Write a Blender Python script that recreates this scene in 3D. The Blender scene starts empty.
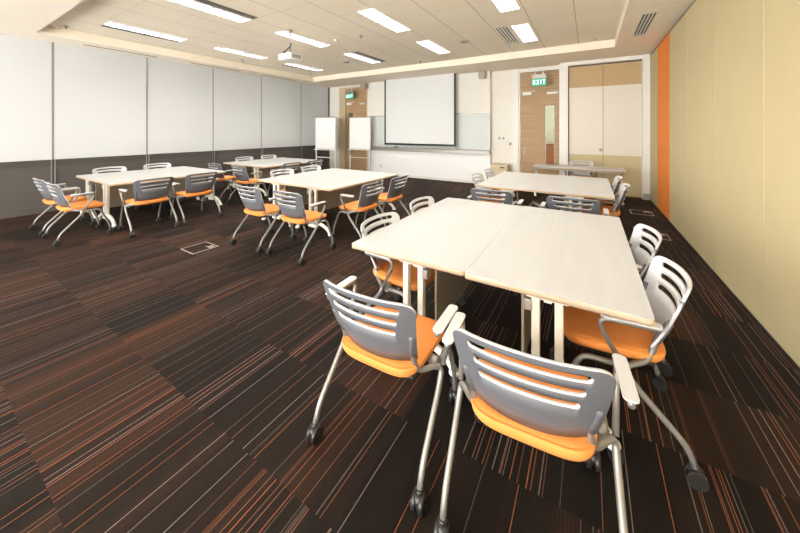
import bpy, bmesh, math, random
from mathutils import Vector, Matrix
random.seed(7)
PI = math.pi
C = bpy.context.scene.collection
sc = bpy.context.scene

# ------------------------------------------------------------------ camera
F_PX = 310.0
cam_d = bpy.data.cameras.new('camera')
cam = bpy.data.objects.new('camera', cam_d); C.objects.link(cam)
cam_d.sensor_width = 36.0
cam_d.lens = 36.0 * F_PX / 800.0
cam_d.shift_y = -(266.5 - 130.4) / 800.0
cam_d.clip_start = 0.02
cam.location = (0, 0, 1.55)
cam.rotation_euler = (PI / 2, 0, math.atan((589 - 400) / F_PX))
sc.camera = cam

# ------------------------------------------------------------------ world, exposure
w = bpy.data.worlds.new('world'); sc.world = w; w.use_nodes = True
bg = w.node_tree.nodes['Background']
bg.inputs[0].default_value = (0.98, 0.98, 0.96, 1)
bg.inputs[1].default_value = 5.4
sc.view_settings.view_transform = 'Standard'
sc.view_settings.look = 'None'
sc.view_settings.gamma = 1.0
sc.view_settings.exposure = 1.04
LAMP = 38.0          # emission of the ceiling fittings

# ------------------------------------------------------------------ materials
def new_mat(name):
    m = bpy.data.materials.new(name); m.use_nodes = True
    return m, m.node_tree, m.node_tree.nodes['Principled BSDF']

def mat(name, col, rough=0.5, metal=0.0, spec=0.5, noise=0.0, nscale=20.0, bump=0.0, bscale=200.0, emit=0.0):
    m, nt, b = new_mat(name)
    b.inputs['Base Color'].default_value = (*col, 1)
    b.inputs['Roughness'].default_value = rough
    b.inputs['Metallic'].default_value = metal
    b.inputs['Specular IOR Level'].default_value = spec
    tc = nt.nodes.new('ShaderNodeTexCoord')
    if noise > 0:
        n = nt.nodes.new('ShaderNodeTexNoise'); n.inputs['Scale'].default_value = nscale
        nt.links.new(tc.outputs['Object'], n.inputs['Vector'])
        r = nt.nodes.new('ShaderNodeMixRGB')
        r.inputs[1].default_value = (*[c * (1 - noise) for c in col], 1)
        r.inputs[2].default_value = (*[min(1, c * (1 + noise)) for c in col], 1)
        nt.links.new(n.outputs['Fac'], r.inputs[0]); nt.links.new(r.outputs[0], b.inputs['Base Color'])
    if bump > 0:
        n = nt.nodes.new('ShaderNodeTexNoise'); n.inputs['Scale'].default_value = bscale
        nt.links.new(tc.outputs['Object'], n.inputs['Vector'])
        bp = nt.nodes.new('ShaderNodeBump'); bp.inputs['Strength'].default_value = bump; bp.inputs['Distance'].default_value = 0.002
        nt.links.new(n.outputs['Fac'], bp.inputs['Height']); nt.links.new(bp.outputs[0], b.inputs['Normal'])
    if emit > 0:
        b.inputs['Emission Color'].default_value = (*col, 1); b.inputs['Emission Strength'].default_value = emit
    return m

class NT:
    """tiny node-maths helper"""
    def __init__(s, nt): s.nt = nt
    def m(s, op, a, b=0.0, c=None):
        n = s.nt.nodes.new('ShaderNodeMath'); n.operation = op
        for i, v in enumerate((a, b, c)):
            if v is None: continue
            if hasattr(v, 'links'): s.nt.links.new(v, n.inputs[i])
            else: n.inputs[i].default_value = v
        return n.outputs[0]
    def comb(s, x, y, z=0.0):
        n = s.nt.nodes.new('ShaderNodeCombineXYZ')
        for i, v in enumerate((x, y, z)):
            if hasattr(v, 'links'): s.nt.links.new(v, n.inputs[i])
            else: n.inputs[i].default_value = v
        return n.outputs[0]
    def white(s, vec):
        n = s.nt.nodes.new('ShaderNodeTexWhiteNoise'); n.noise_dimensions = '3D'
        s.nt.links.new(vec, n.inputs['Vector']); return n
    def mix(s, f, a, b):
        n = s.nt.nodes.new('ShaderNodeMixRGB')
        for i, v in enumerate((f, a, b)):
            if hasattr(v, 'links'): s.nt.links.new(v, n.inputs[i])
            elif i == 0: n.inputs[0].default_value = v
            else: n.inputs[i].default_value = (*v, 1)
        return n.outputs[0]
    def pos(s):
        t = s.nt.nodes.new('ShaderNodeTexCoord'); x = s.nt.nodes.new('ShaderNodeSeparateXYZ')
        s.nt.links.new(t.outputs['Object'], x.inputs[0]); return x.outputs, t.outputs['Object']

def carpet_mat():
    m, nt, b = new_mat('striped_carpet'); q = NT(nt)
    (x, y, z), p = q.pos()
    T = 0.54
    ty = q.m('FLOOR', q.m('DIVIDE', q.m('SUBTRACT', y, 0.35), T))
    tx = q.m('FLOOR', q.m('DIVIDE', q.m('ADD', x, 0.31), T))
    tile = q.white(q.comb(tx, ty, 3.3))
    # base shade: per tile plus soft lengthwise bands which differ from tile to tile
    nz = nt.nodes.new('ShaderNodeTexNoise'); nz.inputs['Scale'].default_value = 1.0; nz.inputs['Detail'].default_value = 1.0
    nt.links.new(q.comb(q.m('MULTIPLY', x, 6.0), q.m('MULTIPLY', ty, 7.31), q.m('MULTIPLY', tile.outputs['Value'], 0.0)), nz.inputs['Vector'])
    shade = q.m('ADD', q.m('MULTIPLY', tile.outputs['Value'], 0.45), q.m('MULTIPLY', q.m('SUBTRACT', nz.outputs['Fac'], 0.18), 0.95))
    r = nt.nodes.new('ShaderNodeValToRGB'); e = r.color_ramp.elements
    e[0].position = 0.2; e[0].color = (0.011, 0.0078, 0.0062, 1)
    e[1].position = 0.95; e[1].color = (0.064, 0.026, 0.0145, 1)
    k = e.new(0.5); k.color = (0.019, 0.0115, 0.008, 1)
    k = e.new(0.75); k.color = (0.038, 0.0185, 0.011, 1)
    nt.links.new(shade, r.inputs[0])
    col = r.outputs[0]
    # thin stripes, one lane grid sparse and one dense in some tiles
    def stripes(col, lane, thr, wdt, seed, tilegate=None, dim=0.0):
        u = q.m('DIVIDE', x, lane); li = q.m('FLOOR', u); fr = q.m('SUBTRACT', u, li)
        wn = q.white(q.comb(li, ty, seed))
        sp = nt.nodes.new('ShaderNodeSeparateColor'); nt.links.new(wn.outputs['Color'], sp.inputs[0])
        c0 = q.m('ADD', q.m('MULTIPLY', sp.outputs[0], 0.7), 0.15)
        d = q.m('MULTIPLY', q.m('ABSOLUTE', q.m('SUBTRACT', fr, c0)), lane)
        on = q.m('MULTIPLY', q.m('LESS_THAN', d, wdt), q.m('LESS_THAN', sp.outputs[1], thr))
        if tilegate is not None: on = q.m('MULTIPLY', on, tilegate)
        rr = nt.nodes.new('ShaderNodeValToRGB'); rr.color_ramp.interpolation = 'CONSTANT'; ee = rr.color_ramp.elements
        ee[0].position = 0.0; ee[0].color = (0.30, 0.10, 0.04, 1)
        ee[1].position = 0.38; ee[1].color = (0.27, 0.195, 0.17, 1)
        g = ee.new(0.62); g.color = (0.19, 0.085, 0.05, 1)
        g = ee.new(0.8); g.color = (0.13, 0.10, 0.09, 1)
        nt.links.new(sp.outputs[2], rr.inputs[0])
        return q.mix(on if not dim else q.m('MULTIPLY', on, dim), col, rr.outputs[0])
    col = stripes(col, 0.062, 0.66, 0.0016, 1.7)
    band = q.white(q.comb(q.m('FLOOR', q.m('DIVIDE', x, 0.18)), ty, 9.1))
    col = stripes(col, 0.028, 0.75, 0.0020, 5.2, q.m('GREATER_THAN', band.outputs['Value'], 0.80))
    col = stripes(col, 0.15, 0.14, 0.009, 7.7, None, 0.22)
    # fine ribs
    rib = q.m('SINE', q.m('MULTIPLY', x, 2 * PI / 0.014))
    yarn = nt.nodes.new('ShaderNodeTexNoise'); yarn.inputs['Scale'].default_value = 150.0
    nt.links.new(p, yarn.inputs['Vector'])
    f = q.m('ADD', q.m('MULTIPLY', q.m('ADD', rib, 1.0), 0.22), q.m('MULTIPLY', yarn.outputs['Fac'], 0.85))
    col2 = q.mix(f, q.mix(0.75, col, (0, 0, 0)), col)
    nt.links.new(col2, b.inputs['Base Color'])
    b.inputs['Roughness'].default_value = 0.8
    b.inputs['Specular IOR Level'].default_value = 0.15
    bp = nt.nodes.new('ShaderNodeBump'); bp.inputs['Strength'].default_value = 0.35; bp.inputs['Distance'].default_value = 0.002
    nt.links.new(f, bp.inputs['Height']); nt.links.new(bp.outputs[0], b.inputs['Normal'])
    return m

def ceiling_mat():
    m, nt, b = new_mat('ceiling_tiles'); q = NT(nt)
    (x, y, z), p = q.pos()
    def line(v, off, step, wdt):
        u = q.m('DIVIDE', q.m('SUBTRACT', v, off), step)
        fr = q.m('ABSOLUTE', q.m('SUBTRACT', u, q.m('ROUND', u)))
        return q.m('LESS_THAN', q.m('MULTIPLY', fr, step), wdt)
    lx = line(x, -0.19, 0.6575, 0.006); ly = line(y, 2.53, 0.63, 0.003)
    n = nt.nodes.new('ShaderNodeTexNoise'); n.inputs['Scale'].default_value = 60
    nt.links.new(p, n.inputs['Vector'])
    base = q.mix(n.outputs['Fac'], (0.87, 0.79, 0.63), (0.91, 0.83, 0.68))
    c = q.mix(q.m('MULTIPLY', ly, 0.5), base, (0.40, 0.32, 0.22))
    c = q.mix(q.m('MULTIPLY', lx, 0.75), c, (0.36, 0.29, 0.20))
    nt.links.new(c, b.inputs['Base Color']); b.inputs['Roughness'].default_value = 0.85
    return m

def wood_mat(name, c1, c2, axis='x', scale=(1.5, 30), rough=0.45, planks=None):
    m, nt, b = new_mat(name); q = NT(nt)
    (x, y, z), p = q.pos()
    n = nt.nodes.new('ShaderNodeTexNoise'); n.inputs['Scale'].default_value = 1.0; n.inputs['Detail'].default_value = 4
    lo, hi = scale
    v = {'x': q.comb(q.m('MULTIPLY', x, lo), q.m('MULTIPLY', y, hi), q.m('MULTIPLY', z, hi)),
         'y': q.comb(q.m('MULTIPLY', x, hi), q.m('MULTIPLY', y, lo), q.m('MULTIPLY', z, hi))}[axis]
    nt.links.new(v, n.inputs['Vector'])
    r = nt.nodes.new('ShaderNodeValToRGB'); e = r.color_ramp.elements
    e[0].position = 0.3; e[0].color = (*c1, 1); e[1].position = 0.7; e[1].color = (*c2, 1)
    nt.links.new(n.outputs['Fac'], r.inputs[0])
    nt.links.new(r.outputs[0], b.inputs['Base Color']); b.inputs['Roughness'].default_value = rough; b.inputs['Specular IOR Level'].default_value = 0.22
    return m

M = {}
M['carpet'] = carpet_mat()
M['ceiling'] = ceiling_mat()
M['soffit'] = mat('painted_plaster', (0.92, 0.83, 0.69), 0.8, noise=0.02, nscale=8)
M['white_wall'] = mat('white_wall_paint', (0.82, 0.79, 0.72), 0.7, noise=0.015, nscale=5)
M['white_panel'] = mat('white_laminate', (0.93, 0.935, 0.92), 0.35)
M['glass_board'] = mat('whiteboard_enamel', (0.66, 0.70, 0.675), 0.45, spec=0.2)
M['frame_white'] = mat('white_gloss_paint', (0.82, 0.80, 0.75), 0.4)
M['beige_fabric'] = mat('beige_wall_panel', (0.62, 0.52, 0.30), 0.75, noise=0.04, nscale=3, bump=0.3, bscale=400)
M['orange_fabric'] = mat('orange_wall_panel', (0.90, 0.27, 0.035), 0.7, noise=0.03, nscale=3, bump=0.3, bscale=400)
M['tan_panel'] = mat('tan_laminate', (0.50, 0.345, 0.17), 0.5, noise=0.04, nscale=4)
M['olive_panel'] = mat('olive_beige_laminate', (0.56, 0.46, 0.25), 0.5, noise=0.04, nscale=4)
M['cream_panel'] = mat('cream_laminate', (0.74, 0.69, 0.585), 0.45)
M['dark_wall'] = mat('dark_grey_cladding', (0.082, 0.072, 0.066), 0.5, noise=0.05, nscale=3)
M['darker'] = mat('dark_window_sill', (0.06, 0.055, 0.05), 0.4)
def blind_mat():
    m, nt, b = new_mat('white_roller_fabric')
    b.inputs['Base Color'].default_value = (0.61, 0.61, 0.605, 1); b.inputs['Roughness'].default_value = 0.9
    tr = nt.nodes.new('ShaderNodeBsdfTranslucent'); tr.inputs[0].default_value = (0.62, 0.64, 0.68, 1)
    mx = nt.nodes.new('ShaderNodeMixShader'); mx.inputs[0].default_value = 0.12
    out = nt.nodes['Material Output']
    nt.links.new(b.outputs[0], mx.inputs[1]); nt.links.new(tr.outputs[0], mx.inputs[2]); nt.links.new(mx.outputs[0], out.inputs[0])
    return m
M['blind'] = blind_mat()
M['mullion'] = mat('grey_metal_mullion', (0.30, 0.30, 0.30), 0.35, metal=0.4)
M['black'] = mat('black_trim', (0.012, 0.011, 0.010), 0.5)
M['plastic_black'] = mat('black_plastic', (0.020, 0.018, 0.017), 0.3)
M['oak'] = wood_mat('oak_veneer', (0.36, 0.225, 0.115), (0.50, 0.34, 0.19), 'x', (1.2, 40))
M['oak_edge'] = mat('pale_oak_lipping', (0.60, 0.46, 0.29), 0.5)
M['birch'] = wood_mat('pale_birch_laminate', (0.535, 0.535, 0.525), (0.57, 0.572, 0.57), 'y', (1.0, 18), 0.38)
M['birch_edge'] = mat('table_edge_band', (0.50, 0.38, 0.26), 0.5)
M['pale_wood'] = wood_mat('pale_wood_box', (0.66, 0.55, 0.36), (0.74, 0.63, 0.43), 'x', (2, 30))
M['cream_metal'] = mat('cream_powder_coat', (0.74, 0.70, 0.62), 0.35)
M['modesty'] = mat('grey_beige_modesty_panel', (0.30, 0.25, 0.18), 0.5)
M['silver'] = mat('silver_painted_tube', (0.27, 0.255, 0.235), 0.38, metal=0.5)
M['seat'] = mat('orange_upholstery', (0.80, 0.27, 0.055), 0.8, noise=0.04, nscale=6, bump=0.35, bscale=700)
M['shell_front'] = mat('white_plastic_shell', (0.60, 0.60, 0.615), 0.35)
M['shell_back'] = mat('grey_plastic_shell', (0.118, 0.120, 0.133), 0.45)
M['pad'] = mat('white_plastic_pad', (0.62, 0.62, 0.63), 0.4)
M['screen'] = mat('projection_fabric', (0.76, 0.77, 0.76), 0.9)
M['sheet'] = mat('flipchart_board', (0.88, 0.88, 0.86), 0.4)
M['grey_metal'] = mat('grey_steel', (0.36, 0.345, 0.32), 0.4, metal=0.3)
M['slot_grey'] = mat('grey_return_air_slot', (0.22, 0.20, 0.175), 0.6)
M['tray'] = mat('brushed_aluminium', (0.42, 0.39, 0.34), 0.35, metal=0.5)
M['speaker'] = mat('grey_speaker_cloth', (0.42, 0.37, 0.28), 0.7, bump=0.4, bscale=600)
M['green_sign'] = mat('green_exit_face', (0.0, 0.30, 0.16), 0.3, emit=0.25)
M['sign_text'] = mat('exit_letters', (0.75, 1.0, 0.95), 0.4, emit=0.6)
M['chrome'] = mat('satin_chrome', (0.42, 0.40, 0.36), 0.35, metal=0.9)
M['lamp'] = mat('lamp_diffuser', (1.0, 0.975, 0.93), 0.5, emit=LAMP)
M['louvre'] = mat('white_louvre', (0.85, 0.84, 0.83), 0.3)
M['louvre_grey'] = mat('satin_louvre', (0.085, 0.08, 0.085), 0.35)
M['projector'] = mat('white_projector_shell', (0.84, 0.82, 0.76), 0.35)
M['hall'] = mat('hallway_wall', (0.40, 0.38, 0.28), 0.7)
M['brown_wood'] = mat('red_brown_wood', (0.26, 0.085, 0.03), 0.4)
def glass_mat():
    m, nt, b = new_mat('door_glass')
    b.inputs['Base Color'].default_value = (0.85, 0.95, 0.9, 1); b.inputs['Roughness'].default_value = 0.02
    b.inputs['Transmission Weight'].default_value = 1.0; b.inputs['IOR'].default_value = 1.1
    return m
M['glass'] = glass_mat()
def clear_mat():
    m, nt, b = new_mat('clear_window_glass')
    g = nt.nodes.new('ShaderNodeBsdfGlossy'); g.inputs['Roughness'].default_value = 0.02
    t = nt.nodes.new('ShaderNodeBsdfTransparent'); t.inputs[0].default_value = (0.9, 0.95, 0.94, 1)
    mx = nt.nodes.new('ShaderNodeMixShader'); mx.inputs[0].default_value = 0.06
    nt.links.new(t.outputs[0], mx.inputs[1]); nt.links.new(g.outputs[0], mx.inputs[2]); nt.links.new(mx.outputs[0], nt.nodes['Material Output'].inputs[0])
    return m
M['clear_glass'] = clear_mat()

# ------------------------------------------------------------------ mesh helpers
class MB:
    def __init__(s): s.bm = bmesh.new(); s.mi = 0
    def _tag(s, faces, smooth=False):
        for f in faces: f.material_index = s.mi; f.smooth = smooth
    def box(s, x0, x1, y0, y1, z0, z1, bev=0.0, seg=2, rot=None):
        r = bmesh.ops.create_cube(s.bm, size=1.0); vs = r['verts']
        for v in vs:
            v.co = Vector(((x0 + x1) / 2 + v.co.x * (x1 - x0), (y0 + y1) / 2 + v.co.y * (y1 - y0), (z0 + z1) / 2 + v.co.z * (z1 - z0)))
        fs = set(f for v in vs for f in v.link_faces)
        if bev > 0:
            es = list(set(e for v in vs for e in v.link_edges))
            b = bmesh.ops.bevel(s.bm, geom=es, offset=bev, segments=seg, affect='EDGES', profile=0.5)
            fs = set(f for f in b['faces']) | set(f for f in fs if f.is_valid)
            vs = list(set(v for f in fs for v in f.verts))
        if rot is not None:
            for v in vs: v.co = rot @ v.co
        s._tag([f for f in fs if f.is_valid], bev > 0)
        return s
    def cyl(s, a, b, r, n=16, r2=None, smooth=True):
        a = Vector(a); b = Vector(b); r2 = r if r2 is None else r2
        d = (b - a).normalized(); u = d.orthogonal().normalized(); v = d.cross(u)
        ra = [s.bm.verts.new(a + (u * math.cos(t) + v * math.sin(t)) * r) for t in [2 * PI * i / n for i in range(n)]]
        rb = [s.bm.verts.new(b + (u * math.cos(t) + v * math.sin(t)) * r2) for t in [2 * PI * i / n for i in range(n)]]
        fs = [s.bm.faces.new((ra[i], ra[(i + 1) % n], rb[(i + 1) % n], rb[i])) for i in range(n)]
        s._tag(fs, smooth)
        s._tag([s.bm.faces.new(ra[::-1]), s.bm.faces.new(rb)], False)
        return s
    def tube(s, pts, r, fil=0.04, n=10, seg=6):
        P = [Vector(p) for p in pts]; path = [P[0]]
        for i in range(1, len(P) - 1):
            a, b, c = P[i - 1], P[i], P[i + 1]
            fa = min(fil, (a - b).length * 0.48); fc = min(fil, (c - b).length * 0.48)
            p0 = b + (a - b).normalized() * fa; p2 = b + (c - b).normalized() * fc
            for k in range(seg + 1):
                t = k / seg; path.append(p0 * (1 - t) ** 2 + b * 2 * t * (1 - t) + p2 * t * t)
        path.append(P[-1])
        rings = []; u = None
        for i, p in enumerate(path):
            d = (path[min(i + 1, len(path) - 1)] - path[max(i - 1, 0)]).normalized()
            if u is None: u = d.orthogonal().normalized()
            else: u = (u - d * u.dot(d)).normalized()
            v = d.cross(u)
            rings.append([s.bm.verts.new(p + (u * math.cos(t) + v * math.sin(t)) * r) for t in [2 * PI * k / n for k in range(n)]])
        fs = []
        for A, B in zip(rings, rings[1:]):
            fs += [s.bm.faces.new((A[k], A[(k + 1) % n], B[(k + 1) % n], B[k])) for k in range(n)]
        fs += [s.bm.faces.new(rings[0][::-1]), s.bm.faces.new(rings[-1])]
        s._tag(fs, True); return s
    def sphere(s, c, r, sx=1, sy=1, sz=1, n=16):
        q = bmesh.ops.create_uvsphere(s.bm, u_segments=n, v_segments=n // 2, radius=r)
        for v in q['verts']: v.co = Vector((c[0] + v.co.x * sx, c[1] + v.co.y * sy, c[2] + v.co.z * sz))
        s._tag(set(f for v in q['verts'] for f in v.link_faces), True); return s
    def prism(s, poly, z0, z1, bev=0.0):
        """polygon in xy, extruded in z"""
        a = [s.bm.verts.new((x, y, z0)) for x, y in poly]; b = [s.bm.verts.new((x, y, z1)) for x, y in poly]
        n = len(poly)
        fs = [s.bm.faces.new((a[i], a[(i + 1) % n], b[(i + 1) % n], b[i])) for i in range(n)]
        s._tag(fs, n > 12)
        s._tag([s.bm.faces.new(a[::-1]), s.bm.faces.new(b)], False)
        return s
    def holed(s, x0, x1, y0, y1, z0, z1, holes):
        """flat slab with rectangular holes"""
        xs = sorted({x0, x1, *[min(max(h[k], x0), x1) for h in holes for k in (0, 1)]})
        ys = sorted({y0, y1, *[min(max(h[k], y0), y1) for h in holes for k in (2, 3)]})
        nx, ny = len(xs) - 1, len(ys) - 1
        solid = [[not any(h[0] - 1e-6 <= (xs[i] + xs[i + 1]) / 2 <= h[1] and h[2] <= (ys[j] + ys[j + 1]) / 2 <= h[3] for h in holes) for j in range(ny)] for i in range(nx)]
        vc = {}
        def V(i, j, z):
            k = (i, j, z)
            if k not in vc: vc[k] = s.bm.verts.new((xs[i], ys[j], z))
            return vc[k]
        fs = []
        for i in range(nx):
            for j in range(ny):
                if not solid[i][j]: continue
                fs.append(s.bm.faces.new((V(i, j, z0), V(i, j + 1, z0), V(i + 1, j + 1, z0), V(i + 1, j, z0))))
                fs.append(s.bm.faces.new((V(i, j, z1), V(i + 1, j, z1), V(i + 1, j + 1, z1), V(i, j + 1, z1))))
                for di, dj, a, b in ((-1, 0, (i, j), (i, j + 1)), (1, 0, (i + 1, j + 1), (i + 1, j)), (0, -1, (i + 1, j), (i, j)), (0, 1, (i, j + 1), (i + 1, j + 1))):
                    ii, jj = i + di, j + dj
                    if not (0 <= ii < nx and 0 <= jj < ny and solid[ii][jj]):
                        fs.append(s.bm.faces.new((V(*b, z0), V(*a, z0), V(*a, z1), V(*b, z1))))
        s._tag(fs, False); return s
    def build(s, name, mats, parent=None, recalc=True):
        if recalc: bmesh.ops.recalc_face_normals(s.bm, faces=s.bm.faces)
        me = bpy.data.meshes.new(name); s.bm.to_mesh(me); s.bm.free()
        for m in (mats if isinstance(mats, (list, tuple)) else [mats]): me.materials.append(M[m] if isinstance(m, str) else m)
        o = bpy.data.objects.new(name, me); C.objects.link(o)
        if parent is not None: o.parent = parent
        return o

def tag(o, label, cat, group=None):
    o['label'] = label; o['category'] = cat
    if group: o['group'] = group
    return o
def empty(name, loc=(0, 0, 0), rz=0.0):
    o = bpy.data.objects.new(name, None); C.objects.link(o); o.empty_display_size = 0.1
    o.location = loc; o.rotation_euler = (0, 0, rz); return o
def thing(name, loc, rz, label, cat, group=None): return tag(empty(name, loc, rz), label, cat, group)
def struct(o): o['kind'] = 'structure'; return o
def dup(root, loc, rz, label, group=None):
    r = root.copy(); C.objects.link(r); r.location = loc; r.rotation_euler = (0, 0, rz); r['label'] = label
    if group: r['group'] = group
    for ch in root.children:
        c = ch.copy(); C.objects.link(c); c.parent = r
        for g in ch.children:
            d = g.copy(); C.objects.link(d); d.parent = c
    return r
def rrect(x0, x1, y0, y1, r, n=6):
    P = []
    for cx, cy, a0 in ((x1 - r, y1 - r, 0), (x0 + r, y1 - r, 90), (x0 + r, y0 + r, 180), (x1 - r, y0 + r, 270)):
        for k in range(n + 1):
            a = math.radians(a0 + 90 * k / n); P.append((cx + r * math.cos(a), cy + r * math.sin(a)))
    return P

# ------------------------------------------------------------------ the room
XL, XR, YN, YF = -8.79, 1.16, -3.6, 9.05
ZS, ZC = 3.25, 3.41
CX0, CX1, CY0, CY1 = -8.2, 0.45, 1.31, 7.68
struct(MB().box(XL - 0.2, XR + 0.1, YN, 11.6, -0.1, 0.0).build('floor', 'carpet'))

FIX = []      # x0, x1, y0, y1, grey slot side (-1 left, 1 right, 0 none)
rows = [(1.93, 3.15), (3.79, 5.00), (5.73, 6.93)]
cols = [-7.12, -4.97, -2.96, -1.04]
side = {(0, 0): -1, (1, 0): 1, (0, 1): 0, (1, 1): 0, (2, 1): 0, (3, 1): 0, (0, 2): -1, (1, 2): 1, (2, 2): 0, (3, 2): 0, (2, 0): 0, (3, 0): 0}  # closing pair are unseen fittings, added to help light the room
for (i, j), sd in side.items():
    cx = cols[i]; hw = 0.155
    FIX.append((cx - hw, cx + hw, rows[j][0], rows[j][1], sd))
holes = []
for x0, x1, y0, y1, sd in FIX:
    holes.append((x0 - (0.16 if sd < 0 else 0), x1 + (0.16 if sd > 0 else 0), y0, y1))
VENT_C = (-1.49, -1.24, 5.72, 6.95)
struct(MB().holed(CX0 - 0.02, CX1 + 0.02, CY0 - 0.02, CY1 + 0.02, ZC, ZC + 0.05, holes + [VENT_C]).build('ceiling', 'ceiling'))
VENT_S = (0.66, 0.86, 5.72, 7.03)
LIN = [(-8.60, -8.52, 1.98, 3.2), (-8.60, -8.52, 3.9, 5.2), (-8.60, -8.52, 5.93, 7.2)]
so = MB().holed(XL - 0.2, XR + 0.1, YN, 9.1, ZS, ZS + 0.05, [(CX0, CX1, CY0, CY1), VENT_S] + LIN)
for a in ((CX0 - 0.02, CX0, CY0 - 0.02, CY1 + 0.02), (CX1, CX1 + 0.02, CY0 - 0.02, CY1 + 0.02), (CX0, CX1, CY0 - 0.02, CY0), (CX0, CX1, CY1, CY1 + 0.02)):
    so.box(a[0], a[1], a[2], a[3], ZS + 0.0502, ZC)
struct(so.build('ceiling_soffit', 'soffit'))

# left wall: dark cladding below the blinds
lw = MB().box(XL - 0.2, XL, YN, YF + 0.15, 0.0, 0.99).box(XL - 0.2, XL, 9.0, YF + 0.15, 0.99, ZS + 0.2).box(XL - 0.2, XL, YN, 0.11, 0.99, ZS + 0.2)  # full-height near stretch is unseen, added to block daylight
struct(lw.build('wall_left', 'dark_wall'))
struct(MB().box(XL, XL + 0.035, YN, YF, 0.0, 0.12, 0.004).build('baseboard_left', 'dark_wall'))
struct(MB().box(XL - 0.1, XL + 0.012, YN, YF, 0.87, 0.99).build('trim_1', 'darker'))
seams = [0.11, 1.62, 3.11, 4.6, 6.07, 7.65, 9.02]
mu = MB()
for i, y in enumerate(seams[1:-1]):
    mu = MB().box(XL - 0.06, XL - 0.036, y - 0.03, y + 0.03, 0.99, ZS)
    mu.box(XL, XL + 0.02, y - 0.035, y - 0.022, 0.0, 0.99).box(XL, XL + 0.02, y + 0.012, y + 0.028, 0.0, 0.99)
    struct(mu.build('trim_%d' % (i + 20), 'mullion'))
for i in range(6):
    y0, y1 = seams[i] + 0.03, seams[i + 1] - 0.03
    wn = struct(empty('window_%d' % (i + 1), (XL - 0.15, (y0 + y1) / 2, 0.99))); h = (y1 - y0) / 2
    MB().box(-0.004, 0.004, -h, h, 0.0, ZS - 0.99).build('window_pane', 'clear_glass', wn)
    f = MB().box(-0.03, 0.03, -h - 0.04, -h + 0.01, 0, ZS - 0.99).box(-0.03, 0.03, h - 0.01, h + 0.04, 0, ZS - 0.99).box(-0.03, 0.03, -h, h, 0.0, 0.03).box(-0.03, 0.03, -h, h, ZS - 1.03, ZS - 0.99)
    f.build('window_frame', 'mullion', wn)
ORD = ['leftmost in view', 'second from the left', 'third from the left', 'fourth from the left', 'fifth from the left', 'farthest, beside the corner flipchart']
for i in range(6):
    y0, y1 = seams[i] + 0.016, seams[i + 1] - 0.016
    b = thing('roller_blind', (XL - 0.03, (y0 + y1) / 2, 0.93), 0, 'wide white roller blind on the left wall, ' + ORD[i], 'blind', 'white roller blinds along the left wall')
    h = (y1 - y0) / 2
    MB().box(-0.001, 0.001, -h, h, 0.03, ZS - 0.93).build('blind_fabric', 'blind', b)
    MB().box(-0.012, 0.012, -h, h, 0.0, 0.032, 0.004).build('bottom_bar', 'frame_white', b)

# right wall: operable partition panels
rw = MB().box(XR + 0.02, XR + 0.15, YN, YF + 0.1, 0.0, ZS + 0.02)
struct(rw.build('wall_right', 'black'))
pe = [-3.6, -3.07, -1.97, -0.87, 0.23, 1.33, 2.43, 3.53, 4.62, 5.75, 6.83, 7.91, 8.80]
n = 3 + len(seams)
for i, (a, b) in enumerate(zip(pe, pe[1:])):
    o = MB().box(XR, XR + 0.03, a + 0.004, b - 0.004, 0.018, ZS - 0.045, 0.003, 1).build('wall_right_panel', 'orange_fabric' if abs(a - 6.83) < 1e-3 else 'beige_fabric')
    struct(o)
struct(MB().box(XR - 0.012, XR + 0.02, YN, 8.80, 0.0, 0.018).build('baseboard_right', 'black'))

# back wall
bw = MB()
for x0, x1, z0, z1 in ((XL - 0.1, -7.95, 0, ZS), (-7.95, -6.95, 3.14, ZS), (-6.95, -1.62, 0, ZS), (-1.62, -0.66, 3.14, ZS), (-0.66, XR + 0.1, 0, ZS)):
    bw.box(x0, x1, YF, YF + 0.15, z0, z1 + 0.02)
struct(bw.build('wall_back', 'white_wall'))
struct(MB().box(-8.26, -7.95, YF - 0.02, YF, 0, 3.2).build('trim_8', 'oak_edge'))
struct(MB().box(-2.41, -1.80, YF - 0.012, YF, 0, 0.08).build('baseboard_back', 'frame_white'))
# white column pieces
struct(MB().box(-1.80, -1.66, YF - 0.05, YF, 0, ZS).build('trim_9', 'frame_white'))
struct(MB().box(-0.64, -0.45, 8.80, YF, 0, ZS).build('trim_10', 'frame_white'))
struct(MB().box(1.03, XR - 0.002, 8.76, YF, 0.14, ZS).box(1.03, XR - 0.002, 8.80, YF, 0.0, 0.14).build('trim_11', 'frame_white'))
struct(MB().box(1.035, XR - 0.004, 8.745, 8.80, 0.0, 0.14, 0.003).build('trim_12', 'tray'))
struct(MB().box(-0.45, 1.03, 8.80, YF, 3.165, ZS).build('trim_13', 'frame_white'))
# hallway beyond the door glass
struct(MB().box(-9.2, 1.3, 11.4, 11.55, 0, 3.4).build('wall_hallway', 'hall'))
struct(MB().box(-9.2, -9.05, 9.2, 11.4, 0, 3.3).build('wall_hallway_blocker', 'hall'))  # unseen end wall, added to keep daylight out of the left door glass
struct(MB().box(-9.2, 1.3, 9.2, 11.55, 3.3, 3.4).build('ceiling_hallway_blocker', 'white_wall'))  # unseen roof, added to make the hallway darker

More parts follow.
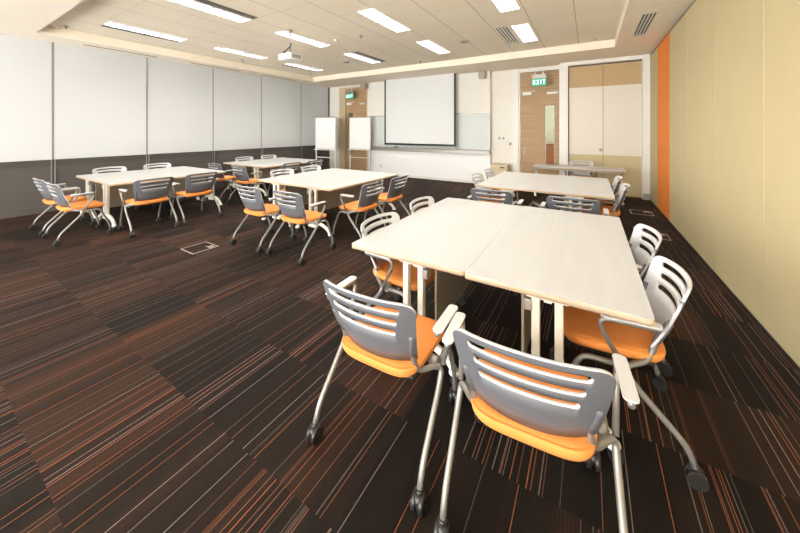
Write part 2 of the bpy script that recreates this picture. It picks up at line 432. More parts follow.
# writing wall
struct(MB().box(-6.72, -2.41, 8.90, YF, 2.06, ZS).build('wall_back_upper_panel', 'white_wall'))
struct(MB().box(-6.72, -2.41, 8.90, YF, 0.07, 0.86).build('wall_back_lower_panel', 'white_panel'))
struct(MB().box(-6.74, -2.41, 8.885, 8.90, 0.0, 0.075).build('baseboard_writing_wall', 'frame_white'))
wbt = thing('whiteboard', (-4.55, 8.93, 0.99), 0, 'long glossy white writing board on the back wall behind the projection screen', 'whiteboard')
MB().box(-2.16, 2.14, -0.01, 0.04, 0.0, 1.05, 0.003).build('board', 'glass_board', wbt)
MB().box(-2.16, 2.14, -0.035, -0.01, 1.05, 1.075, 0.003).build('top_rail', 'tray', wbt)
for x in (-1.70, 1.30): MB().box(x - 0.004, x + 0.004, -0.016, -0.008, 0.0, 1.05).build('panel_joint', 'tray', wbt)
tr = thing('pen_tray', (-4.565, 8.86, 0.86), 0, 'long grey metal pen ledge below the whiteboard', 'ledge')
MB().box(-2.155, 2.155, -0.06, 0.04, 0.0, 0.10, 0.004).build('ledge', 'tray', tr)
MB().box(-2.155, 2.155, -0.075, 0.04, 0.10, 0.122, 0.004).build('ledge_top', 'grey_metal', tr)
tag(MB().box(-5.62, -5.45, 8.80, 8.86, 0.982, 1.01, 0.006).build('board_eraser', 'plastic_black'), 'small dark board eraser on the grey pen ledge', 'eraser')
sw = thing('wall_socket', (-6.2, 8.897, 0.32), 0, 'small pale wall socket low on the white panel below the whiteboard', 'socket')
MB().box(-0.05, 0.05, -0.008, 0.0, -0.05, 0.05, 0.003).build('face_plate', 'cream_panel', sw)

# projection screen
ps = thing('projection_screen', (-4.655, 8.72, 1.08), 0, 'pulled-down white projection screen with black borders on the back wall', 'projection screen')
MB().box(-1.22, 1.22, -0.002, 0.002, 0.05, 2.17).build('screen_surface', 'screen', ps)
bd = MB().box(-1.28, -1.22, -0.003, 0.003, 0.0, 2.17).box(1.22, 1.28, -0.003, 0.003, 0.0, 2.17).box(-1.22, 1.22, -0.003, 0.003, 0.02, 0.05)
bd.build('black_border', 'black', ps)
MB().box(-1.28, 1.28, -0.012, 0.012, -0.012, 0.02, 0.005).build('bottom_bar', 'black', ps)

# doors
def door(x0, x1, name, mirror, label_i):
    w_ = x1 - x0; s_ = -1 if mirror else 1
    d = empty(name, ((x0 + x1) / 2, YF + 0.03, 0.0)); struct(d)
    gx0, gx1 = (0.15, 0.36) if not mirror else (-0.36, -0.15)
    gx0 += 0.0
    a = MB()
    gz0, gz1 = 0.66, 2.21
    hw = w_ / 2 - 0.004
    a.box(-hw, gx0, -0.025, 0.025, 0.008, 3.13).box(gx1, hw, -0.025, 0.025, 0.008, 3.13).box(gx0, gx1, -0.025, 0.025, 0.008, gz0).box(gx0, gx1, -0.025, 0.025, gz1, 3.13)
    a.build('door_leaf', 'oak', d)
    gr = MB()
    for k in range(1, 11):
        z = 0.008 + k * 0.284
        for u0, u1 in ((-hw, gx0 - 0.004), (gx1 + 0.004, hw)): gr.box(u0, u1, -0.0265, -0.0245, z - 0.002, z + 0.002)
    gr.build('veneer_groove', 'oak', d)
    MB().box(gx0, gx1, -0.004, 0.004, gz0, gz1).build('glass_pane', 'glass', d)
    fr = MB()
    for u in (gx0, gx1): fr.box(u - 0.006, u + 0.006, -0.032, 0.03, gz0, gz1)
    fr.build('glazing_bead', 'grey_metal', d)
    hx = -0.37 * s_
    h = MB().cyl((hx, -0.025, 1.07), (hx, -0.035, 1.07), 0.026).cyl((hx, -0.03, 1.07), (hx, -0.07, 1.07), 0.009)
    h.tube([(hx, -0.07, 1.07), (hx + 0.12 * s_, -0.07, 1.07)], 0.009).cyl((hx, -0.025, 0.96), (hx, -0.036, 0.96), 0.024)
    h.build('door_handle', 'chrome', d)
    # closer parts at the head
    MB().box(-0.42, -0.19, -0.075, -0.025, 2.505, 2.60, 0.006).box(-0.2, -0.10, -0.06, -0.045, 2.60, 2.62).build('door_closer', 'frame_white', d)
    MB().box(0.19, 0.44, -0.06, -0.025, 2.51, 2.565, 0.004).build('door_bracket', 'frame_white', d)
    fr = MB().box(-w_ / 2 - 0.04, -w_ / 2, -0.045, 0.05, 0, 3.18).box(w_ / 2, w_ / 2 + 0.04, -0.045, 0.05, 0, 3.18).box(-w_ / 2, w_ / 2, -0.045, 0.05, 3.14, 3.18)
    fr.build('door_frame', 'oak_edge' if mirror else 'frame_white', d)
    return d
door(-1.62, -0.66, 'door_1', False, 0)
door(-7.95, -6.95, 'door_2', True, 0)

# double store doors in the back wall, three colour bands
sd = struct(empty('door_3', (0.29, 8.93, 0)))
for x0, x1 in ((-0.72, -0.004), (0.004, 0.74)):
    for z0, z1, m in ((0.01, 0.955, 'olive_panel'), (0.955, 2.615, 'cream_panel'), (2.615, 3.14, 'tan_panel')):
        MB().box(x0, x1, -0.02, 0.02, z0, z1).build('door_leaf', m, sd)
MB().cyl((-0.045, -0.02, 1.08), (-0.045, -0.028, 1.08), 0.04).cyl((-0.045, -0.028, 1.08), (-0.045, -0.045, 1.08), 0.022).build('door_handle', 'grey_metal', sd)
MB().box(-0.74, 0.742, 0.02, 0.03, 0.0, 3.165).build('door_backing', 'black', sd)

# ------------------------------------------------------------------ ceiling fittings
def ceiling_light(x0, x1, y0, y1, sd, label):
    cx, cy = (x0 + x1) / 2, (y0 + y1) / 2; hw, hl = (x1 - x0) / 2, (y1 - y0) / 2
    t = thing('ceiling_light', (cx, cy, ZC), 0, label, 'ceiling light', 'recessed louvred ceiling lights')
    ho = MB()
    for s_ in (-1, 1):
        ho.box(s_ * hw - (0.012 if s_ > 0 else 0), s_ * hw + (0.012 if s_ < 0 else 0), -hl, hl, 0.0, 0.10)
        ho.box(-hw, hw, s_ * hl - (0.012 if s_ > 0 else 0), s_ * hl + (0.012 if s_ < 0 else 0), 0.0, 0.10)
    ho.box(-hw, hw, -hl, hl, 0.085, 0.11); ho.build('housing', 'louvre', t)
    for u in (-0.07, 0.07): MB().cyl((u, -hl + 0.03, 0.058), (u, hl - 0.03, 0.058), 0.019, 10).build('lamp_tube', 'lamp', t)
    lv = MB()
    for k in range(1, 14):
        y = -hl + k * 2 * hl / 14; lv.box(-hw + 0.012, hw - 0.012, y - 0.003, y + 0.003, 0.002, 0.028)
    for x in (-0.072, 0.0, 0.072): lv.box(x - 0.0025 , x + 0.0025, -hl + 0.012, hl - 0.012, 0.002, 0.028)
    lv.build('louvre', 'louvre_grey', t)
    fr = MB()
    fr.box(-hw, -hw + 0.016, -hl, hl, -0.005, 0.0).box(hw - 0.016, hw, -hl, hl, -0.005, 0.0).box(-hw + 0.016, hw - 0.016, -hl, -hl + 0.016, -0.005, 0.0).box(-hw + 0.016, hw - 0.016, hl - 0.016, hl, -0.005, 0.0)
    fr.build('trim_frame', 'frame_white', t)
    if sd:
        a, b = (hw, hw + 0.16) if sd > 0 else (-hw - 0.16, -hw)
        sl = MB().box(a, b, -hl, hl, 0.004, 0.02)
        for k in range(4): u = a + 0.02 + k * 0.04; sl.box(u - 0.004, u + 0.004, -hl, hl, -0.003, 0.004)
        sl.build('air_slot', 'slot_grey', t)
RN = ['nearest row', 'middle row', 'far row']
CN = ['leftmost column', 'second column from the left', 'third column from the left', 'rightmost column']
for (i, j), sdv in side.items():
    x0, x1, y0, y1, _ = FIX[list(side).index((i, j))]
    ex = {-1: ' with grey slot on window side', 1: ' with grey slot on right side', 0: ''}[sdv]
    ceiling_light(x0, x1, y0, y1, sdv, 'ceiling light%s, %s, %s' % (ex, RN[j], CN[i]))

def slot_vent(x0, x1, y0, y1, z, nslot, label, name='air_vent', m='frame_white'):
    cx, cy = (x0 + x1) / 2, (y0 + y1) / 2; hw, hl = (x1 - x0) / 2, (y1 - y0) / 2
    t = thing(name, (cx, cy, z), 0, label, 'air vent')
    MB().box(-hw, hw, -hl, hl, 0.04, 0.048).build('vent_backing', 'black', t)
    b = MB(); w_ = 2 * hw / (nslot * 2 + 1)
    for k in range(nslot + 1): b.box(-hw + 2 * k * w_, -hw + (2 * k + 1) * w_, -hl, hl, 0.0, 0.012)
    b.box(-hw, hw, -hl, -hl + 0.015, -0.002, 0.012).box(-hw, hw, hl - 0.015, hl, -0.002, 0.012)
    b.build('vent_blade', m, t)
slot_vent(*VENT_C, ZC, 4, 'black and white four-slot air vent in the ceiling tiles beside a light')
slot_vent(*VENT_S, ZS, 4, 'black four-slot air vent in the soffit near the orange panel')
for k, h in enumerate(LIN):
    slot_vent(*h, ZS, 2, 'thin grey linear air vent over the blinds, ' + ['nearest the camera', 'middle of the three', 'farthest from the camera'][k], 'linear_vent', 'slot_grey')

def sprinkler(x, y, label):
    t = thing('sprinkler', (x, y, ZC), 0, label, 'sprinkler', 'fire sprinklers in the ceiling')
    MB().cyl((0, 0, 0), (0, 0, -0.008), 0.04).build('escutcheon', 'tray', t)
    MB().cyl((0, 0, -0.008), (0, 0, -0.045), 0.010).cyl((0, 0, -0.045), (0, 0, -0.049), 0.026).build('sprinkler_head', 'grey_metal', t)
sprinkler(-7.96, 1.62, 'small dark sprinkler head at the near window corner of the tiled ceiling')
sprinkler(-7.8, 4.82, 'small sprinkler head near the blinds, between the middle and far lights')
sprinkler(-3.82, 4.79, 'dark sprinkler head in mid ceiling, right of the projector')
sprinkler(-3.9, 7.45, 'small sprinkler head in front of the projection screen top')
sprinkler(0.12, 7.38, 'small sprinkler head near the far right ceiling corner')
sprinkler(-7.76, 7.14, 'small sprinkler head at the far left ceiling corner')
t = thing('smoke_detector', (-4.44, 4.76, ZC), 0, 'round flat beige smoke detector on the ceiling right of the projector', 'smoke detector')
MB().cyl((0, 0, 0), (0, 0, -0.02), 0.06, 24, 0.065).cyl((0, 0, -0.02), (0, 0, -0.035), 0.05, 24, 0.035).build('detector_body', 'cream_panel', t)
for k, (x, y) in enumerate(((-2.2, 6.21), (-5.59, 6.4))):
    t = thing('ceiling_sensor', (x, y, ZC), 0.0, ['small brown wedge-shaped ceiling sensor left of the slotted vent', 'small brown wedge-shaped ceiling sensor beyond the projector'][k], 'sensor')
    MB().prism([(-0.10, -0.04), (0.10, -0.04), (0.06, 0.04), (-0.06, 0.04)], -0.03, 0.0).build('sensor_body', 'slot_grey', t)

# projector
pj = thing('projector', (-4.73, 3.85, 2.90), math.radians(0), 'white projector hanging from the ceiling on a pole', 'projector')
MB().box(-0.17, 0.17, -0.14, 0.14, -0.06, 0.06, 0.02, 3).build('body', 'projector', pj)
MB().box(0.172, 0.176, -0.10, 0.10, -0.035, 0.035).build('exhaust_grille', 'grey_metal', pj)
MB().cyl((-0.06, 0.13, 0.0), (-0.06, 0.165, 0.0), 0.04).build('lens', 'plastic_black', pj)
MB().box(-0.07, 0.07, -0.07, 0.07, 0.06, 0.075, 0.003).cyl((0, 0, 0.07), (0, 0, 0.50), 0.014).cyl((0, 0, 0.495), (0, 0, 0.51), 0.05).build('ceiling_mount', 'tray', pj)
MB().tube([(0.015, 0, 0.26), (0.03, -0.02, 0.20), (-0.02, -0.08, 0.12), (-0.06, -0.12, 0.065)], 0.012, 0.03).build('cable', 'plastic_black', pj)
for x in (-0.09, -0.03): MB().cyl((x, -0.09, 0.06), (x, -0.09, 0.063), 0.008).build('button', 'grey_metal', pj)

# hallway furniture behind the right door's glass
hc = thing('hallway_cabinet', (-0.95, 11.0, 0), 0, 'reddish brown wooden cabinet in the hallway, seen through the right door glass', 'cabinet')
MB().box(-0.9, 0.9, -0.25, 0.25, 0.0, 1.10, 0.005).build('body', 'brown_wood', hc)
MB().box(-0.92, 0.92, -0.27, 0.26, 1.10, 1.13, 0.004).build('cabinet_top', 'brown_wood', hc)
for x in (-0.46, 0.46): MB().box(x - 0.42, x + 0.42, -0.265, -0.25, 0.08, 1.07, 0.004).build('cabinet_door', 'brown_wood', hc)

# exit signs
def letters(parent, cx, z0, h, y):
    """EXIT in block strokes"""
    w_ = h * 0.52; s_ = h * 0.17; gap = h * 0.22; tot = 4 * w_ - w_ * 0.45 + 3 * gap; x = cx - tot / 2
    L = MB()
    def bar(ax, az, bx, bz):
        d = Vector((bx - ax, 0, bz - az)); l = d.length; ang = math.atan2(bz - az, bx - ax)
        R = Matrix.Translation((ax, y, az)) @ Matrix.Rotation(-ang, 4, 'Y')
        L.box(0, l, -0.002, 0.002, -s_ / 2, s_ / 2, rot=R)
    e = s_ / 2
    bar(x + e, z0, x + e, z0 + h)
    for zz in (z0 + e, z0 + h / 2, z0 + h - e): bar(x, zz, x + w_, zz)
    x += w_ + gap
    bar(x + e, z0, x + w_ - e, z0 + h); bar(x + e, z0 + h, x + w_ - e, z0)
    x += w_ + gap
    bar(x + w_ * 0.275, z0, x + w_ * 0.275, z0 + h)
    x += w_ * 0.55 + gap
    bar(x + w_ / 2, z0, x + w_ / 2, z0 + h); bar(x, z0 + h - e, x + w_, z0 + h - e)
    L.build('sign_letters', 'sign_text', parent)
def exit_sign(x, y, label):
    t = thing('exit_sign', (x, y, 2.70), 0, label, 'exit sign', 'green exit signs over the doors')
    MB().box(-0.175, 0.175, -0.03, 0.03, 0.185, 0.30, 0.006).build('sign_housing', 'tray', t)
    MB().box(-0.175, 0.175, -0.012, 0.012, 0.0, 0.185, 0.004).build('sign_panel', 'green_sign', t)
    letters(t, 0.0, 0.040, 0.115, -0.015)
    for s_ in (-0.09, 0.09): MB().cyl((s_, 0, 0.30), (s_, 0, ZS - 2.70), 0.009).build('suspension_rod', 'frame_white', t)
exit_sign(-1.10, 8.70, 'green EXIT sign hanging before the right wooden door')
exit_sign(-7.45, 8.70, 'green EXIT sign hanging before the left wooden door in the far corner')

for x, lb in ((-2.60, 'small grey square wall speaker right of the projection screen'), (-6.90, 'small grey wall speaker left of the projection screen')):
    t = thing('wall_speaker', (x, 8.80, 3.04), 0, lb, 'speaker', 'wall speakers beside the screen')
    MB().box(-0.10, 0.10, -0.07, 0.05, 0.0, 0.20, 0.01).build('cabinet', 'tray', t)
    MB().box(-0.085, 0.085, -0.075, -0.07, 0.015, 0.185).build('grille', 'speaker', t)
    MB().cyl((0, -0.075, 0.09), (0, -0.078, 0.09), 0.05).build('cone', 'grey_metal', t)
    MB().box(-0.02, 0.02, 0.04, 0.25 if x < -5 else 0.10, 0.08, 0.12).build('bracket', 'tray', t)

for x, z, lb in ((-2.19, 1.33, 'left of two small dark wall sockets between the whiteboard and right wooden door'), (-2.08, 1.33, 'right of two small dark wall sockets between the whiteboard and right wooden door'), (-1.89, 1.17, 'small grey switch plate low beside the right wooden door frame')):
    t = thing('wall_switch', (x, YF, z), 0, lb, 'switch')
    MB().box(-0.04, 0.04, -0.008, 0, -0.045, 0.045, 0.003).build('face_plate', 'tray', t)
    MB().box(-0.022, 0.022, -0.012, -0.008, -0.025, 0.025).build('rocker', 'plastic_black', t)

t = thing('low_cabinet', (-2.10, 8.80, 0), 0, 'small pale wooden box cabinet standing by the wall near the right wooden door', 'cabinet')
MB().box(-0.23, 0.23, -0.20, 0.22, 0.02, 0.62, 0.004).build('body', 'pale_wood', t)
MB().box(-0.225, 0.225, -0.215, -0.20, 0.46, 0.61, 0.003).build('drawer', 'pale_wood', t)
MB().box(0.04, 0.16, -0.225, -0.215, 0.53, 0.56, 0.003).build('drawer_handle', 'plastic_black', t)
MB().box(-0.225, 0.225, -0.215, -0.20, 0.03, 0.45, 0.003).build('cabinet_door', 'pale_wood', t)

# flipchart easels
def flipchart(x, y, rz, label):
    t = thing('flipchart_easel', (x, y, 0), rz, label, 'flipchart', 'white flipchart easels')
    MB().box(-0.43, 0.43, -0.01, 0.01, 0.90, 2.00, 0.004).build('board', 'sheet', t)
    MB().box(-0.47, 0.42, -0.022, -0.005, 1.99, 2.03, 0.004).build('clamp_bar', 'tray', t)
    MB().box(-0.45, 0.45, -0.09, 0.0, 0.86, 0.885, 0.004).build('tray', 'frame_white', t)
    for s_ in (-1, 1):
        MB().box(s_ * 0.43 - 0.02, s_ * 0.43 + 0.02, 0.0, 0.03, 0.06, 2.0, 0.003).build('leg', 'frame_white', t)
        MB().box(s_ * 0.43 - 0.02, s_ * 0.43 + 0.02, -0.28, 0.28, 0.045, 0.075, 0.004).build('foot', 'frame_white', t)
        for yy in (-0.25, 0.25): MB().cyl((s_ * 0.43 - 0.012, yy, 0.025), (s_ * 0.43 + 0.012, yy, 0.025), 0.025).build('caster', 'plastic_black', t)
    MB().box(-0.41, 0.41, 0.005, 0.025, 0.58, 0.61, 0.003).build('crossbar', 'frame_white', t)
flipchart(-7.93, 7.95, math.radians(4), 'white flipchart easel in the far left corner, in front of the last blind')
flipchart(-6.87, 8.55, math.radians(3), 'white flipchart easel in front of the left wooden door')

# floor boxes
def floor_box(x, y, s_, rz, label):
    t = thing('floor_box', (x, y, 0.0), rz, label, 'floor socket box', 'metal framed floor boxes')
    f = MB(); w_ = 0.012
    f.box(-s_, s_, -s_, -s_ + w_, 0, 0.004).box(-s_, s_, s_ - w_, s_, 0, 0.004).box(-s_, -s_ + w_, -s_ + w_, s_ - w_, 0, 0.004).box(s_ - w_, s_, -s_ + w_, s_ - w_, 0, 0.004)
    f.box(0.02, s_ - w_, 0.06, 0.06 + w_, 0, 0.004)
    f.build('frame', 'tray', t)
    MB().box(-s_ + w_, s_ - w_, -s_ + w_, s_ - w_, 0.0, 0.002).build('carpeted_lid', 'carpet', t)
    MB().box(0.05, s_ - 0.03, 0.075, s_ - 0.03, 0.002, 0.005, 0.001).build('cable_flap', 'tray', t)
floor_box(-4.39, 2.12, 0.16, 0, 'silver-framed floor socket box in the open carpet beside the left tables')
floor_box(0.84, 7.35, 0.17, 0, 'silver-framed floor socket box near the orange wall panel, farther of two')
floor_box(0.83, 5.86, 0.16, 0, 'silver-framed floor socket box by the right wall, nearer of two')

# ------------------------------------------------------------------ tables
def make_table(w_, l_, flip, label, group, ft_=0.28, off=0.0, modesty=True):
    """long side along local y; flip=+1 puts the modesty panel on +x"""
    t = thing('folding_table', (0, 0, 0), 0, label, 'table', group)
    hw, hl = w_ / 2, l_ / 2
    tp = MB().prism(rrect(-hw, hw, -hl, hl, 0.025), 0.700, 0.728); 
    tp.mi = 1
    tp.prism(rrect(-hw + 0.0003, hw - 0.0003, -hl + 0.0003, hl - 0.0003, 0.025), 0.728, 0.731)
    tp.build('tabletop', ['birch_edge', 'birch'], t)
    n0 = set(t.children)
    for s_ in (-1, 1):
        y = s_ * (hl - 0.065)
        lg = MB()
        for x in (-0.055, 0.055): lg.box(x - 0.02, x + 0.02, y - 0.02, y + 0.02, 0.14, 0.69, 0.004)
        lg.box(-0.10, 0.10, y - 0.03, y + 0.03, 0.675, 0.70, 0.004)
        lg.box(-0.09, 0.09, y - 0.03, y + 0.03, 0.12, 0.22, 0.02)
        leg = lg.build('leg', 'cream_metal', t)
        ft = MB()
        for q_ in (-1, 1):
            ft.tube([(0, y, 0.19), (q_ * ft_ * 0.5, y, 0.19), (q_ * ft_ * 0.88, y, 0.13), (q_ * ft_, y, 0.075)], 0.024, 0.09, 10)
            ft.sphere((q_ * ft_, y, 0.07), 0.034, 1.0, 1.0, 0.7)
        ft.build('foot', 'cream_metal', leg)
        for q_ in (-1, 1):
            cs = MB()
            for d in (-0.014, 0.014): cs.cyl((q_ * ft_ + 0.012, y + d - 0.009, 0.032), (q_ * ft_ + 0.012, y + d + 0.009, 0.032), 0.032, 18)
            cs.build('caster', 'plastic_black', leg)
        MB().box(flip * 0.09 - 0.02, flip * 0.09 + 0.02, y - 0.03, y + 0.03, 0.60, 0.66, 0.008).build('tilt_hinge', 'grey_metal', leg)
    if modesty: MB().box(flip * 0.13 - 0.008, flip * 0.13 + 0.008, -hl + 0.12, hl - 0.12, 0.27, 0.685, 0.003).build('modesty_panel', 'modesty', t)
    MB().box(-0.02, 0.02, -hl + 0.085, hl - 0.085, 0.64, 0.68, 0.003).build('beam', 'cream_metal', t)
    if off:
        for ch in t.children:
            if ch not in n0: ch.location.x = off
    return t
TABLES = [  # cx, cy, w, l, flip, label
    (-1.045, 2.64, 0.8595, 1.82, 1, 'cream folding table in the foreground group, left of its seam'),
    (-0.185, 2.64, 0.8595, 1.86, -1, 'cream folding table in the foreground group, right of its seam'),
    (-4.31, 4.09, 0.83, 1.82, 1, 'cream folding table of the middle group, window-side half'),
    (-3.48, 4.09, 0.83, 1.82, -1, 'cream folding table of the middle group, half nearer the foreground'),
    (-7.52, 2.62, 0.87, 1.76, 1, 'cream folding table of the left group, half beside the blinds'),
    (-6.65, 2.62, 0.87, 1.76, -1, 'cream folding table of the left group, half nearer room centre'),
    (-7.52, 5.28, 0.87, 1.78, 1, 'cream folding table of the far left group, half beside the blinds'),
    (-6.65, 5.28, 0.87, 1.78, -1, 'cream folding table of the far left group, half nearer room centre'),
    (-1.0135, 5.48, 0.858, 1.78, 1, 'cream folding table of the group behind the foreground one, left half'),
    (-0.155, 5.48, 0.858, 1.78, -1, 'cream folding table of the group behind the foreground one, right half'),
]
for cx, cy, w_, l_, fl, lb in TABLES:
    t = make_table(w_, l_, fl, lb, 'cream folding tables', 0.28 if cx > -2 else 0.34, 0.06 if abs(cx + 1.045) < 1e-4 else 0.0); t.location = (cx, cy, 0)
t = make_table(0.70, 1.76, -1, 'narrow cream folding table standing alone before the double store doors', 'cream folding tables', 0.28, 0.0, False)
t.location = (-0.24, 7.95, 0); t.rotation_euler.z = PI / 2

# ------------------------------------------------------------------ chair
def shell_mesh():
    bm = bmesh.new()
    H0, H1 = 0.488, 0.828
    HWb, HWt = 0.205, 0.262
    slots = [(0.668, 0.0135, 0.66), (0.726, 0.0135, 0.70), (0.784, 0.0135, 0.75)]   # centre z, half height, half extent (fraction)
    N = 64
    ss = []
    for i in range(N + 1):
        ss.append(math.sin(PI / 2 * (2 * i / N - 1)))
    for zc, hh, ex in slots: 
        for k in (1.0, 0.985, 0.95): ss += [ex * k, -ex * k]
    ss = sorted(set(round(s_, 4) for s_ in ss))
    def curves(s_):
        a = abs(s_)
        rt = 0.22; top = H1 - 0.012 * a ** 2
        if a > 1 - rt: top -= 0.048 * (1 - math.sqrt(max(0, 1 - ((a - 1 + rt) / rt) ** 2)))
        bot = H0 + 0.012 * a ** 2
        rb = 0.16
        if a > 1 - rb: bot += 0.018 * (1 - math.sqrt(max(0, 1 - ((a - 1 + rb) / rb) ** 2)))
        cs = [bot]
        for zc, hh, ex in slots:
            if a < ex:
                r = 0.05; e = 1.0
                if a > ex - r: e = math.sqrt(max(0, 1 - ((a - ex + r) / r) ** 2))
                h = hh * e
            else: h = 0.0
            zc2 = zc + 0.012 * (1 - a ** 2) - 0.006
            cs += [zc2 - h, zc2 + h]
        cs.append(top)
        return cs
    sub = {0: 3, 2: 2, 4: 2, 6: 4}      # solid band subdivisions
    V = []
    for s_ in ss:
        cs = curves(s_); col = []
        for k in range(len(cs) - 1):
            n_ = sub.get(k, 1)
            for j in range(n_): col.append(cs[k] + (cs[k + 1] - cs[k]) * j / n_)
        col.append(cs[-1]); V.append(col)
    kind = []
    for k in range(7): kind += [k] * sub.get(k, 1)
    vs = []
    for s_, col in zip(ss, V):
        row = []
        for z in col:
            f = (z - H0) / (H1 - H0)
            hw = HWb + (HWt - HWb) * min(1, max(0, f)) ** 0.8
            x = hw * s_
            y = -0.175 - 0.130 * f + 0.062 * abs(s_) ** 2.2 - 0.012 * math.sin(PI * f)
            row.append(bm.verts.new((x, y, z)))
        vs.append(row)
    for i in range(len(vs) - 1):
        sm = abs((ss[i] + ss[i + 1]) / 2)
        for j in range(len(kind)):
            k = kind[j]
            if k % 2 == 1 and sm < slots[(k - 1) // 2][2]: continue
            q_ = (vs[i][j], vs[i + 1][j], vs[i + 1][j + 1], vs[i][j + 1])
            f = bm.faces.new(q_); f.smooth = True
    bmesh.ops.remove_doubles(bm, verts=bm.verts, dist=0.0004)
    bmesh.ops.dissolve_degenerate(bm, dist=0.0003, edges=bm.edges)
    # faces wound so that normals point to the front (+y)
    bm.normal_update()
    if sum(f.normal.y for f in bm.faces) < 0: bmesh.ops.reverse_faces(bm, faces=bm.faces)
    me = bpy.data.meshes.new('backrest'); bm.to_mesh(me); bm.free()
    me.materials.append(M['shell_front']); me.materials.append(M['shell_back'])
    return me

def seat_mesh():
    s = MB()
    n = 28; pts = []
    def ring(sc_, z, crown=0.0):
        P = []
        for k in range(4 * n):
            a = 2 * PI * k / (4 * n); c_, s_ = math.cos(a), math.sin(a)
            e = 0.42
            x = math.copysign(abs(c_) ** e, c_) * 0.238 * sc_; y = math.copysign(abs(s_) ** e, s_) * 0.228 * sc_ + 0.02
            x *= 1.0 - 0.07 * (0.25 - y) / 0.45            # narrower at the back
            zz = z - 0.018 * max(0, (y - 0.10) / 0.15) ** 2   # waterfall front
            P.append(s.bm.verts.new((x, y, zz)))
        return P
    R = [ring(0.88, 0.425), ring(0.945, 0.430), ring(0.985, 0.446), ring(1.0, 0.466), ring(0.995, 0.472), ring(0.975, 0.477), ring(0.965, 0.4755), ring(0.95, 0.479), ring(0.85, 0.483), ring(0.6, 0.481), ring(0.3, 0.479)]
    m = len(R[0])
    for A, B in zip(R, R[1:]):
        for k in range(m):
            f = s.bm.faces.new((A[k], A[(k + 1) % m], B[(k + 1) % m], B[k])); f.smooth = True
    f = s.bm.faces.new(R[-1]); f.smooth = True
    s.bm.faces.new(R[0][::-1])
    return s

def caster_mesh(mb, x, y):
    for d in (-0.016, 0.016):
        mb.cyl((x + d - 0.010, y, 0.036), (x + d + 0.010, y, 0.036), 0.036, 20)
    mb.sphere((x, y, 0.048), 0.030, 0.9, 1.0, 0.9, 14)
    mb.cyl((x, y, 0.06), (x, y, 0.088), 0.013, 12)

def make_chair():
    t = empty('armchair', (0, 0, 0))
    seat_mesh().build('seat', 'seat', t)
    MB().box(-0.20, 0.20, -0.15, 0.20, 0.405, 0.424, 0.006).build('seat_pan', 'plastic_black', t)
    bo = bpy.data.objects.new('backrest', shell_mesh()); C.objects.link(bo); bo.parent = t
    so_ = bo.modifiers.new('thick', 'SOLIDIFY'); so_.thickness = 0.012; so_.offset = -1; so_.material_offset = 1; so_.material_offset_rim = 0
    for s_ in (-1, 1):
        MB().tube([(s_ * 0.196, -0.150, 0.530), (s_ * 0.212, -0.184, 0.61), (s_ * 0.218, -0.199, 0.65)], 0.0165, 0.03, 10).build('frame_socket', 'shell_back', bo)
    for s_ in (-1, 1):
        a = MB().tube([(s_ * 0.210, -0.180, 0.61), (s_ * 0.196, -0.148, 0.52), (s_ * 0.208, -0.120, 0.435), (s_ * 0.286, -0.012, 0.428), (s_ * 0.289, -0.048, 0.36), (s_ * 0.290, -0.240, 0.155), (s_ * 0.290, -0.268, 0.075)], 0.0132, 0.05)
        rl = a.build('rear_leg', 'silver', t)
        c = MB(); caster_mesh(c, s_ * 0.290, -0.27); c.build('caster', 'plastic_black', rl)
        a = MB().tube([(s_ * 0.262, -0.02, 0.412), (s_ * 0.258, 0.16, 0.412), (s_ * 0.250, 0.268, 0.17), (s_ * 0.248, 0.283, 0.075)], 0.0132, 0.05)
        fl = a.build('front_leg', 'silver', t)
        c = MB(); caster_mesh(c, s_ * 0.248, 0.285); c.build('caster', 'plastic_black', fl)
        a = MB().tube([(s_ * 0.290, -0.01, 0.425), (s_ * 0.312, 0.11, 0.651), (s_ * 0.314, -0.145, 0.651)], 0.012, 0.08, 10, 8)
        ar = a.build('armrest', 'silver', t)
        pd = MB().prism(rrect(s_ * 0.314 - 0.0235, s_ * 0.314 + 0.0235, -0.150, 0.085, 0.018), 0.663, 0.671)
        pd.build('arm_pad', 'pad', ar)
        MB().cyl((s_ * 0.225, 0.0, 0.415), (s_ * 0.262, 0.0, 0.415), 0.030, 20).build('pivot_knob', 'grey_metal', t)
    MB().tube([(-0.26, 0.0, 0.412), (0.26, 0.0, 0.412)], 0.011).build('crossbar', 'silver', t)
    return t
proto = make_chair(); used = [False]
def chair(x, y, deg, label, group):
    if not used[0]:
        used[0] = True; o = proto; o.location = (x, y, 0); o.rotation_euler = (0, 0, math.radians(deg)); o['label'] = label; o['group'] = group
    else: o = dup(proto, (x, y, 0), math.radians(deg), label, group)
    o['category'] = 'chair'; return o
G = 'orange-seated armchairs on casters'
# foreground group
chair(-0.89, 1.38, 2, 'orange-seated grey-backed armchair at the near edge of the foreground tables, left one', G)
chair(-0.206, 1.375, 5, 'largest orange-seated grey-backed armchair in the centre foreground, right of its twin', G)
chair(0.11, 2.10, 94, 'orange-seated armchair with white backrest at the foreground tables, right side, nearer', G)
chair(0.11, 2.82, 96, 'white-backed armchair at the foreground tables, right side, farther', G)
chair(-1.24, 2.12, -92, 'white-backed armchair at the foreground tables, left side, nearer', G)
chair(-1.25, 2.90, -90, 'white-backed armchair at the foreground tables, left side, farther', G)
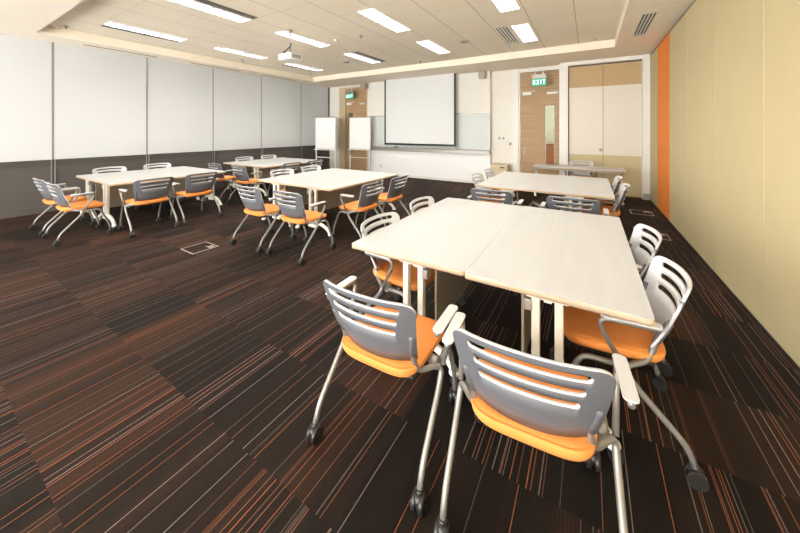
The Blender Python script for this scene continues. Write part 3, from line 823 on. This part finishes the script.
# group behind it
chair(-1.04, 4.10, 0, 'grey-backed armchair beyond the foreground tables, left one facing the back wall', G)
chair(-0.155, 4.10, 0, 'grey-backed armchair beyond the foreground tables, right one facing the back wall', G)
chair(-1.33, 5.05, -90, 'white-backed armchair left of the second right-hand table group, nearer', G)
chair(-1.33, 5.77, -90, 'white-backed armchair left of the second right-hand table group, farther', G)
chair(0.15, 5.10, 88, 'white-backed armchair right of the second right-hand table group, nearer', G)
chair(0.13, 5.90, 90, 'white-backed armchair right of the second right-hand table group, farther', G)
chair(-0.16, 8.28, 180, 'white-backed armchair behind the narrow table at the store doors', G)
# middle group
chair(-3.83, 2.68, 0, 'orange-seated armchair at the near end of the middle tables, left one', G)
chair(-3.11, 2.72, 0, 'orange-seated armchair at the near end of the middle tables, right one', G)
chair(-2.84, 3.54, 90, 'orange-seated armchair on the right side of the middle tables, nearer', G)
chair(-2.82, 4.23, 90, 'orange-seated armchair on the right side of the middle tables, farther', G)
chair(-4.60, 3.76, -90, 'white-backed armchair on the window side of the middle tables, nearer', G)
chair(-4.60, 4.46, -90, 'white-backed armchair on the window side of the middle tables, farther', G)
# left group
chair(-6.35, 1.42, 0, 'orange-seated armchair at the near end of the left tables, nearer the camera', G)
chair(-7.11, 1.42, 0, 'orange-seated armchair at the near end of the left tables, closer to the blinds', G)
chair(-5.93, 2.10, 90, 'orange-seated grey-backed armchair on the room side of the left tables, nearer', G)
chair(-5.93, 2.785, 90, 'orange-seated grey-backed armchair on the room side of the left tables, farther', G)
chair(-7.82, 2.24, -90, 'armchair on the window side of the left tables, nearer, only backrest top showing', G)
chair(-7.82, 3.03, -90, 'armchair on the window side of the left tables, farther, only backrest top showing', G)
# far left group
chair(-7.12, 3.98, 0, 'orange-seated armchair at the near end of the far left tables, closer to the blinds', G)
chair(-6.28, 4.03, 0, 'orange-seated grey-backed armchair at the near end of the far left tables, nearer room centre', G)
chair(-6.00, 4.74, 90, 'armchair on the room side of the far left tables, nearer', G)
chair(-6.00, 5.43, 90, 'armchair on the room side of the far left tables, farther', G)
chair(-7.82, 5.03, -90, 'armchair on the window side of the far left tables, nearer, only backrest top showing', G)
chair(-7.82, 5.79, -90, 'armchair on the window side of the far left tables, farther, only backrest top showing', G)
